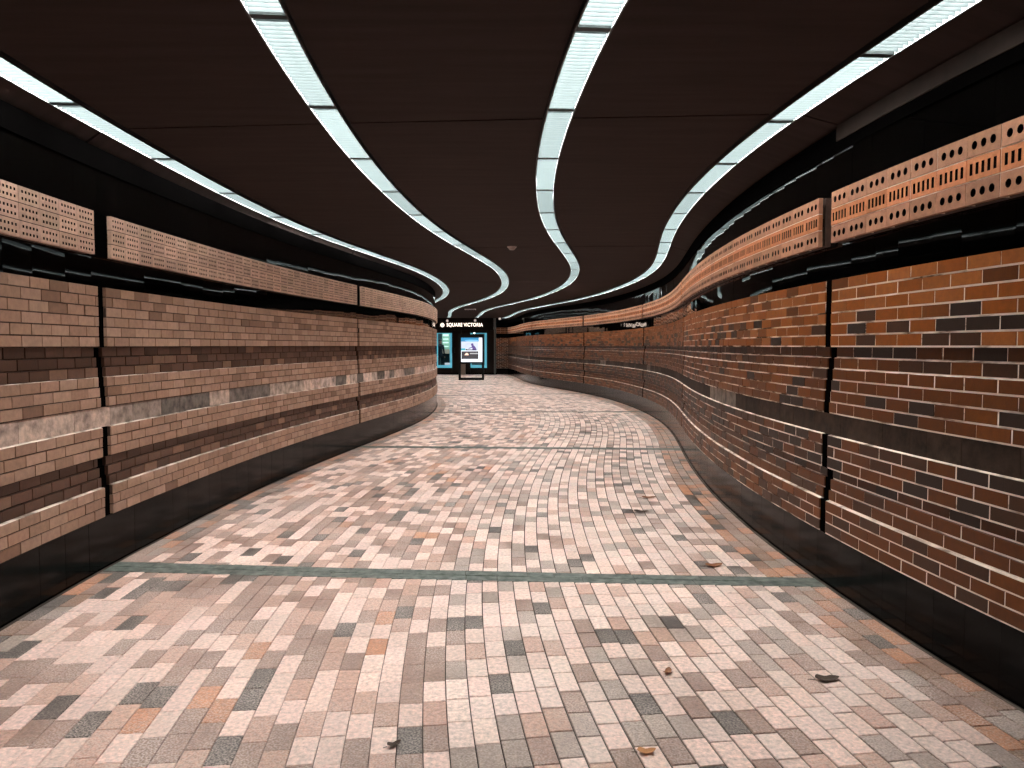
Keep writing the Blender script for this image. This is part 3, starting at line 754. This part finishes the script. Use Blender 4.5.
onscreen('picture_corner', 'screen_teal', rect(.0, .48, .20, .56), .006)
onscreen('picture_figure', 'screen_purple', [(.34,.545),(.36,.575),(.50,.61),(.50,.67),(.47,.70),(.48,.755),(.54,.77),(.585,.735),(.575,.695),(.63,.66),(.70,.58),(.73,.50),(.52,.51),(.55,.58)], .007)
onscreen('picture_bench', 'screen_black', [(.22,.48),(.74,.48),(.74,.505),(.30,.515),(.22,.54)], .009)
onscreen('caption_panel', 'screen_dark', rect(.02, .12, .82, .44))
onscreen('caption_emblem', 'screen_peach', [(.16,.28),(.36,.28),(.33,.35),(.27,.375),(.22,.36)], .007)
onscreen('caption_lines', 'screen_grey', rect(.42, .325, .80, .37), .007)

# lamps at the end of the light runs
def spot(u, v, Y, lab):
    x = (u-512)*Y/747.; z = 1.6+(345.6-v)*Y/747.
    e = empty('spotlight', (x, Y, z)); tag(e, lab, 'spotlight', 'spotlights over the station sign')
    mb = MB(); wcyl(mb, (x, Y+.08, z+.02), (x, Y-.05, z-.01), .055, .075, 18); child(mb, 'head', ['spot_grey'], e)
    mb = MB(); wcyl(mb, (x, Y-.05, z-.01), (x, Y-.056, z-.012), .066, n=18); child(mb, 'lens', ['spot_face'], e)
    mb = MB(); wcyl(mb, (x, Y+.02, z+.05), (x, Y+.02, CEIL+.002), .012, n=8); wcyl(mb, (x, Y+.02, CEIL-.015), (x, Y+.02, CEIL+.002), .045, n=14); child(mb, 'stem', ['black_metal'], e)
spot(447.6, 320.7, 40.6, 'pale round spotlight above the letters SQUARE, under its light run')
spot(475.3, 320.4, 40.6, 'pale round spotlight above the letters VICTORIA, under its light run')
spot(499.8, 318.6, 40.9, 'pale round spotlight between the black fascia and the right brick wall')
wl = empty('wall_lamp', (EX(474.6), EY-.09, EZ(333.2))); tag(wl, 'small bright white lamp just above the advertising stand', 'lamp')
mb = MB(); x, z = wl.location.x, wl.location.z; wcyl(mb, (x, EY-.09, z), (x, EY, z), .05, .07, 16); child(mb, 'housing', ['black_metal'], wl)
mb = MB(); wcyl(mb, (x, EY-.10, z), (x, EY-.09, z), .032, n=16); child(mb, 'lens', ['lamp_white'], wl)
# bin and box on the wall
bn = empty('litter_bin', (EX(463.4), EY-.25, 0)); tag(bn, 'beige upright litter bin against the dark wall, seen under the advertising screen', 'bin')
x, y = bn.location.x, bn.location.y
mb = MB(); bb(mb, x-.13, x+.13, y-.14, y+.14, 0.0, .52, .02); child(mb, 'body', ['bin_beige'], bn)
mb = MB(); bb(mb, x-.14, x+.14, y-.15, y+.15, .52, .58, .02); child(mb, 'lid', ['bin_beige'], bn)
wb = empty('wall_box', (EX(453.8), EY, EZ(350.2))); tag(wb, 'small black rounded box on the dark wall beside the left shop window', 'wall box')
x, z = wb.location.x, wb.location.z
mb = MB(); bb(mb, x-.10, x+.10, EY-.10, EY, z-.19, z+.19, .045); child(mb, 'case', ['black_metal'], wb)
mb = MB(); wcyl(mb, (x, EY-.112, z-.08), (x, EY-.098, z-.08), .03, n=14); child(mb, 'button', ['dark_panel'], wb)
# ceiling pieces
dx, dy = 0.0, 11.55
sd_ = empty('smoke_detector', (dx, dy, CEIL)); tag(sd_, 'small pale brown smoke detector on the dark ceiling between two light runs', 'smoke detector')
mb = MB(); wcyl(mb, (dx, dy, CEIL), (dx, dy, CEIL-.018), .075, .072, 24); child(mb, 'base', ['detector_plastic'], sd_)
mb = MB(); wcyl(mb, (dx, dy, CEIL-.018), (dx, dy, CEIL-.03), .05, .05, 20); wcyl(mb, (dx, dy, CEIL-.03), (dx, dy, CEIL-.055), .058, .035, 20); child(mb, 'head', ['detector_plastic'], sd_)
vy = 1.52*747/36.2; vx = (470.5-512)*vy/747
cv = empty('ceiling_vent', (vx, vy, CEIL)); tag(cv, 'small dark ceiling vent near the far end of the passage', 'vent')
mb = MB()
for (a, b, c, d) in ((-.23,-.2,-.2,.2), (.2,.23,-.2,.2), (-.23,.23,-.23,-.2), (-.23,.23,.2,.23)): wbox(mb, vx+a, vx+b, vy+c, vy+d, CEIL-.02, CEIL+.001)
child(mb, 'frame', ['rail_white'], cv)
mb = MB()
for i in range(9): wbox(mb, vx-.2, vx+.2, vy-.19+i*.045, vy-.175+i*.045, CEIL-.016, CEIL-.002)
wbox(mb, vx-.2, vx+.2, vy-.2, vy+.2, CEIL-.002, CEIL+.001); child(mb, 'grille', ['black_metal'], cv)
# fallen leaves on the paving
def floor_at(u, v):
    th = math.atan(38.4/747); x = (u-512)/747; y = (384-v)/747
    d = (x, math.cos(th)+y*math.sin(th), -math.sin(th)+y*math.cos(th)); t = -1.6/d[2]; return d[0]*t, d[1]*t
def leaf(u, v, L_, rot, mat, lab, curl=.012):
    x, y = floor_at(u, v); e = empty('fallen_leaf', (x, y, .0015), rot); tag(e, lab, 'leaf', 'fallen leaves on the paving')
    n = 8; V = []; F = []
    for k in range(n+1):
        t = k/n; wd = .30*L_*math.sin(PI*t**.8)**.8*(1+.25*math.sin(9*t)) if 0 < k < n else .002
        zc2 = .003+curl*(4*(t-.5)**2)
        for sgn, dz in ((-1, .006), (0, 0), (1, .006)): V.append(((t-.5)*L_, sgn*wd, zc2+dz*wd/(.3*L_)))
    m = len(V); V += [(a, b, c-.0012) for a, b, c in V]
    for k in range(n):
        for j in range(2):
            q = (3*k+j, 3*k+j+1, 3*k+j+4, 3*k+j+3); F += [q, tuple(reversed([m+i for i in q]))]
        F += [(3*k, 3*k+3, m+3*k+3, m+3*k), (3*k+5, 3*k+2, m+3*k+2, m+3*k+5)]
    F += [(0, m, m+1, 1), (1, m+1, m+2, 2), (3*n+1, 3*n, m+3*n, m+3*n+1), (3*n+2, 3*n+1, m+3*n+1, m+3*n+2)]
    mb = MB(); mb.add(V, F); mb.build('blade', [mat], e)
    mb = MB(); wcyl(mb, (-.5*L_, 0, .005), (-.78*L_, .05*L_, .004), .0018, .0012, 6); mb.build('stalk', ['leaf_dark'], e)
leaf(649, 498, .16, .1, 'leaf_brown', 'brown curled leaf lying beyond the near green strip, beside a dark one')
leaf(641, 512, .15, -.2, 'leaf_dark', 'dark flattened leaf lying just in front of the brown curled leaf')
leaf(714, 566, .14, .3, 'leaf_brown', 'brown leaf lying just beyond the near green strip, close to right wall')
leaf(646.5, 753, .075, .1, 'leaf_orange', 'small orange leaf on the nearest paving, below the rusty leaf scrap')
leaf(394, 746, .06, .6, 'leaf_dark', 'small dark leaf scrap near the bottom edge of the photo')
leaf(668, 673, .07, 1.2, 'leaf_brown', 'small rusty leaf scrap on the near paving, above the orange leaf')
leaf(827, 680, .12, .1, 'leaf_dark', 'dark curled leaf on the right side of the near paving')
# ------------------------------------------------------------------ camera, world, view
cam = bpy.data.cameras.new('camera'); co = bpy.data.objects.new('camera', cam); C.objects.link(co)
cam.sensor_width = 36; cam.lens = 747/1024*36; cam.clip_start = .05; cam.clip_end = 200
co.location = (0, 0, 1.6); co.rotation_euler = (PI/2-math.atan(38.4/747), 0, 0)
sc = bpy.context.scene; sc.camera = co
w = bpy.data.worlds.new('world'); sc.world = w; w.use_nodes = True
w.node_tree.nodes['Background'].inputs[0].default_value = (.01,.01,.011,1); w.node_tree.nodes['Background'].inputs[1].default_value = 1
sc.view_settings.view_transform = 'Standard'; sc.view_settings.look = 'None'; sc.view_settings.gamma = 1
sc.view_settings.use_curve_mapping = False; sc.view_settings.exposure = 1.90
sc.cycles.use_denoising = True; sc.cycles.max_bounces = 8; sc.cycles.diffuse_bounces = 4; sc.cycles.sample_clamp_indirect = 6
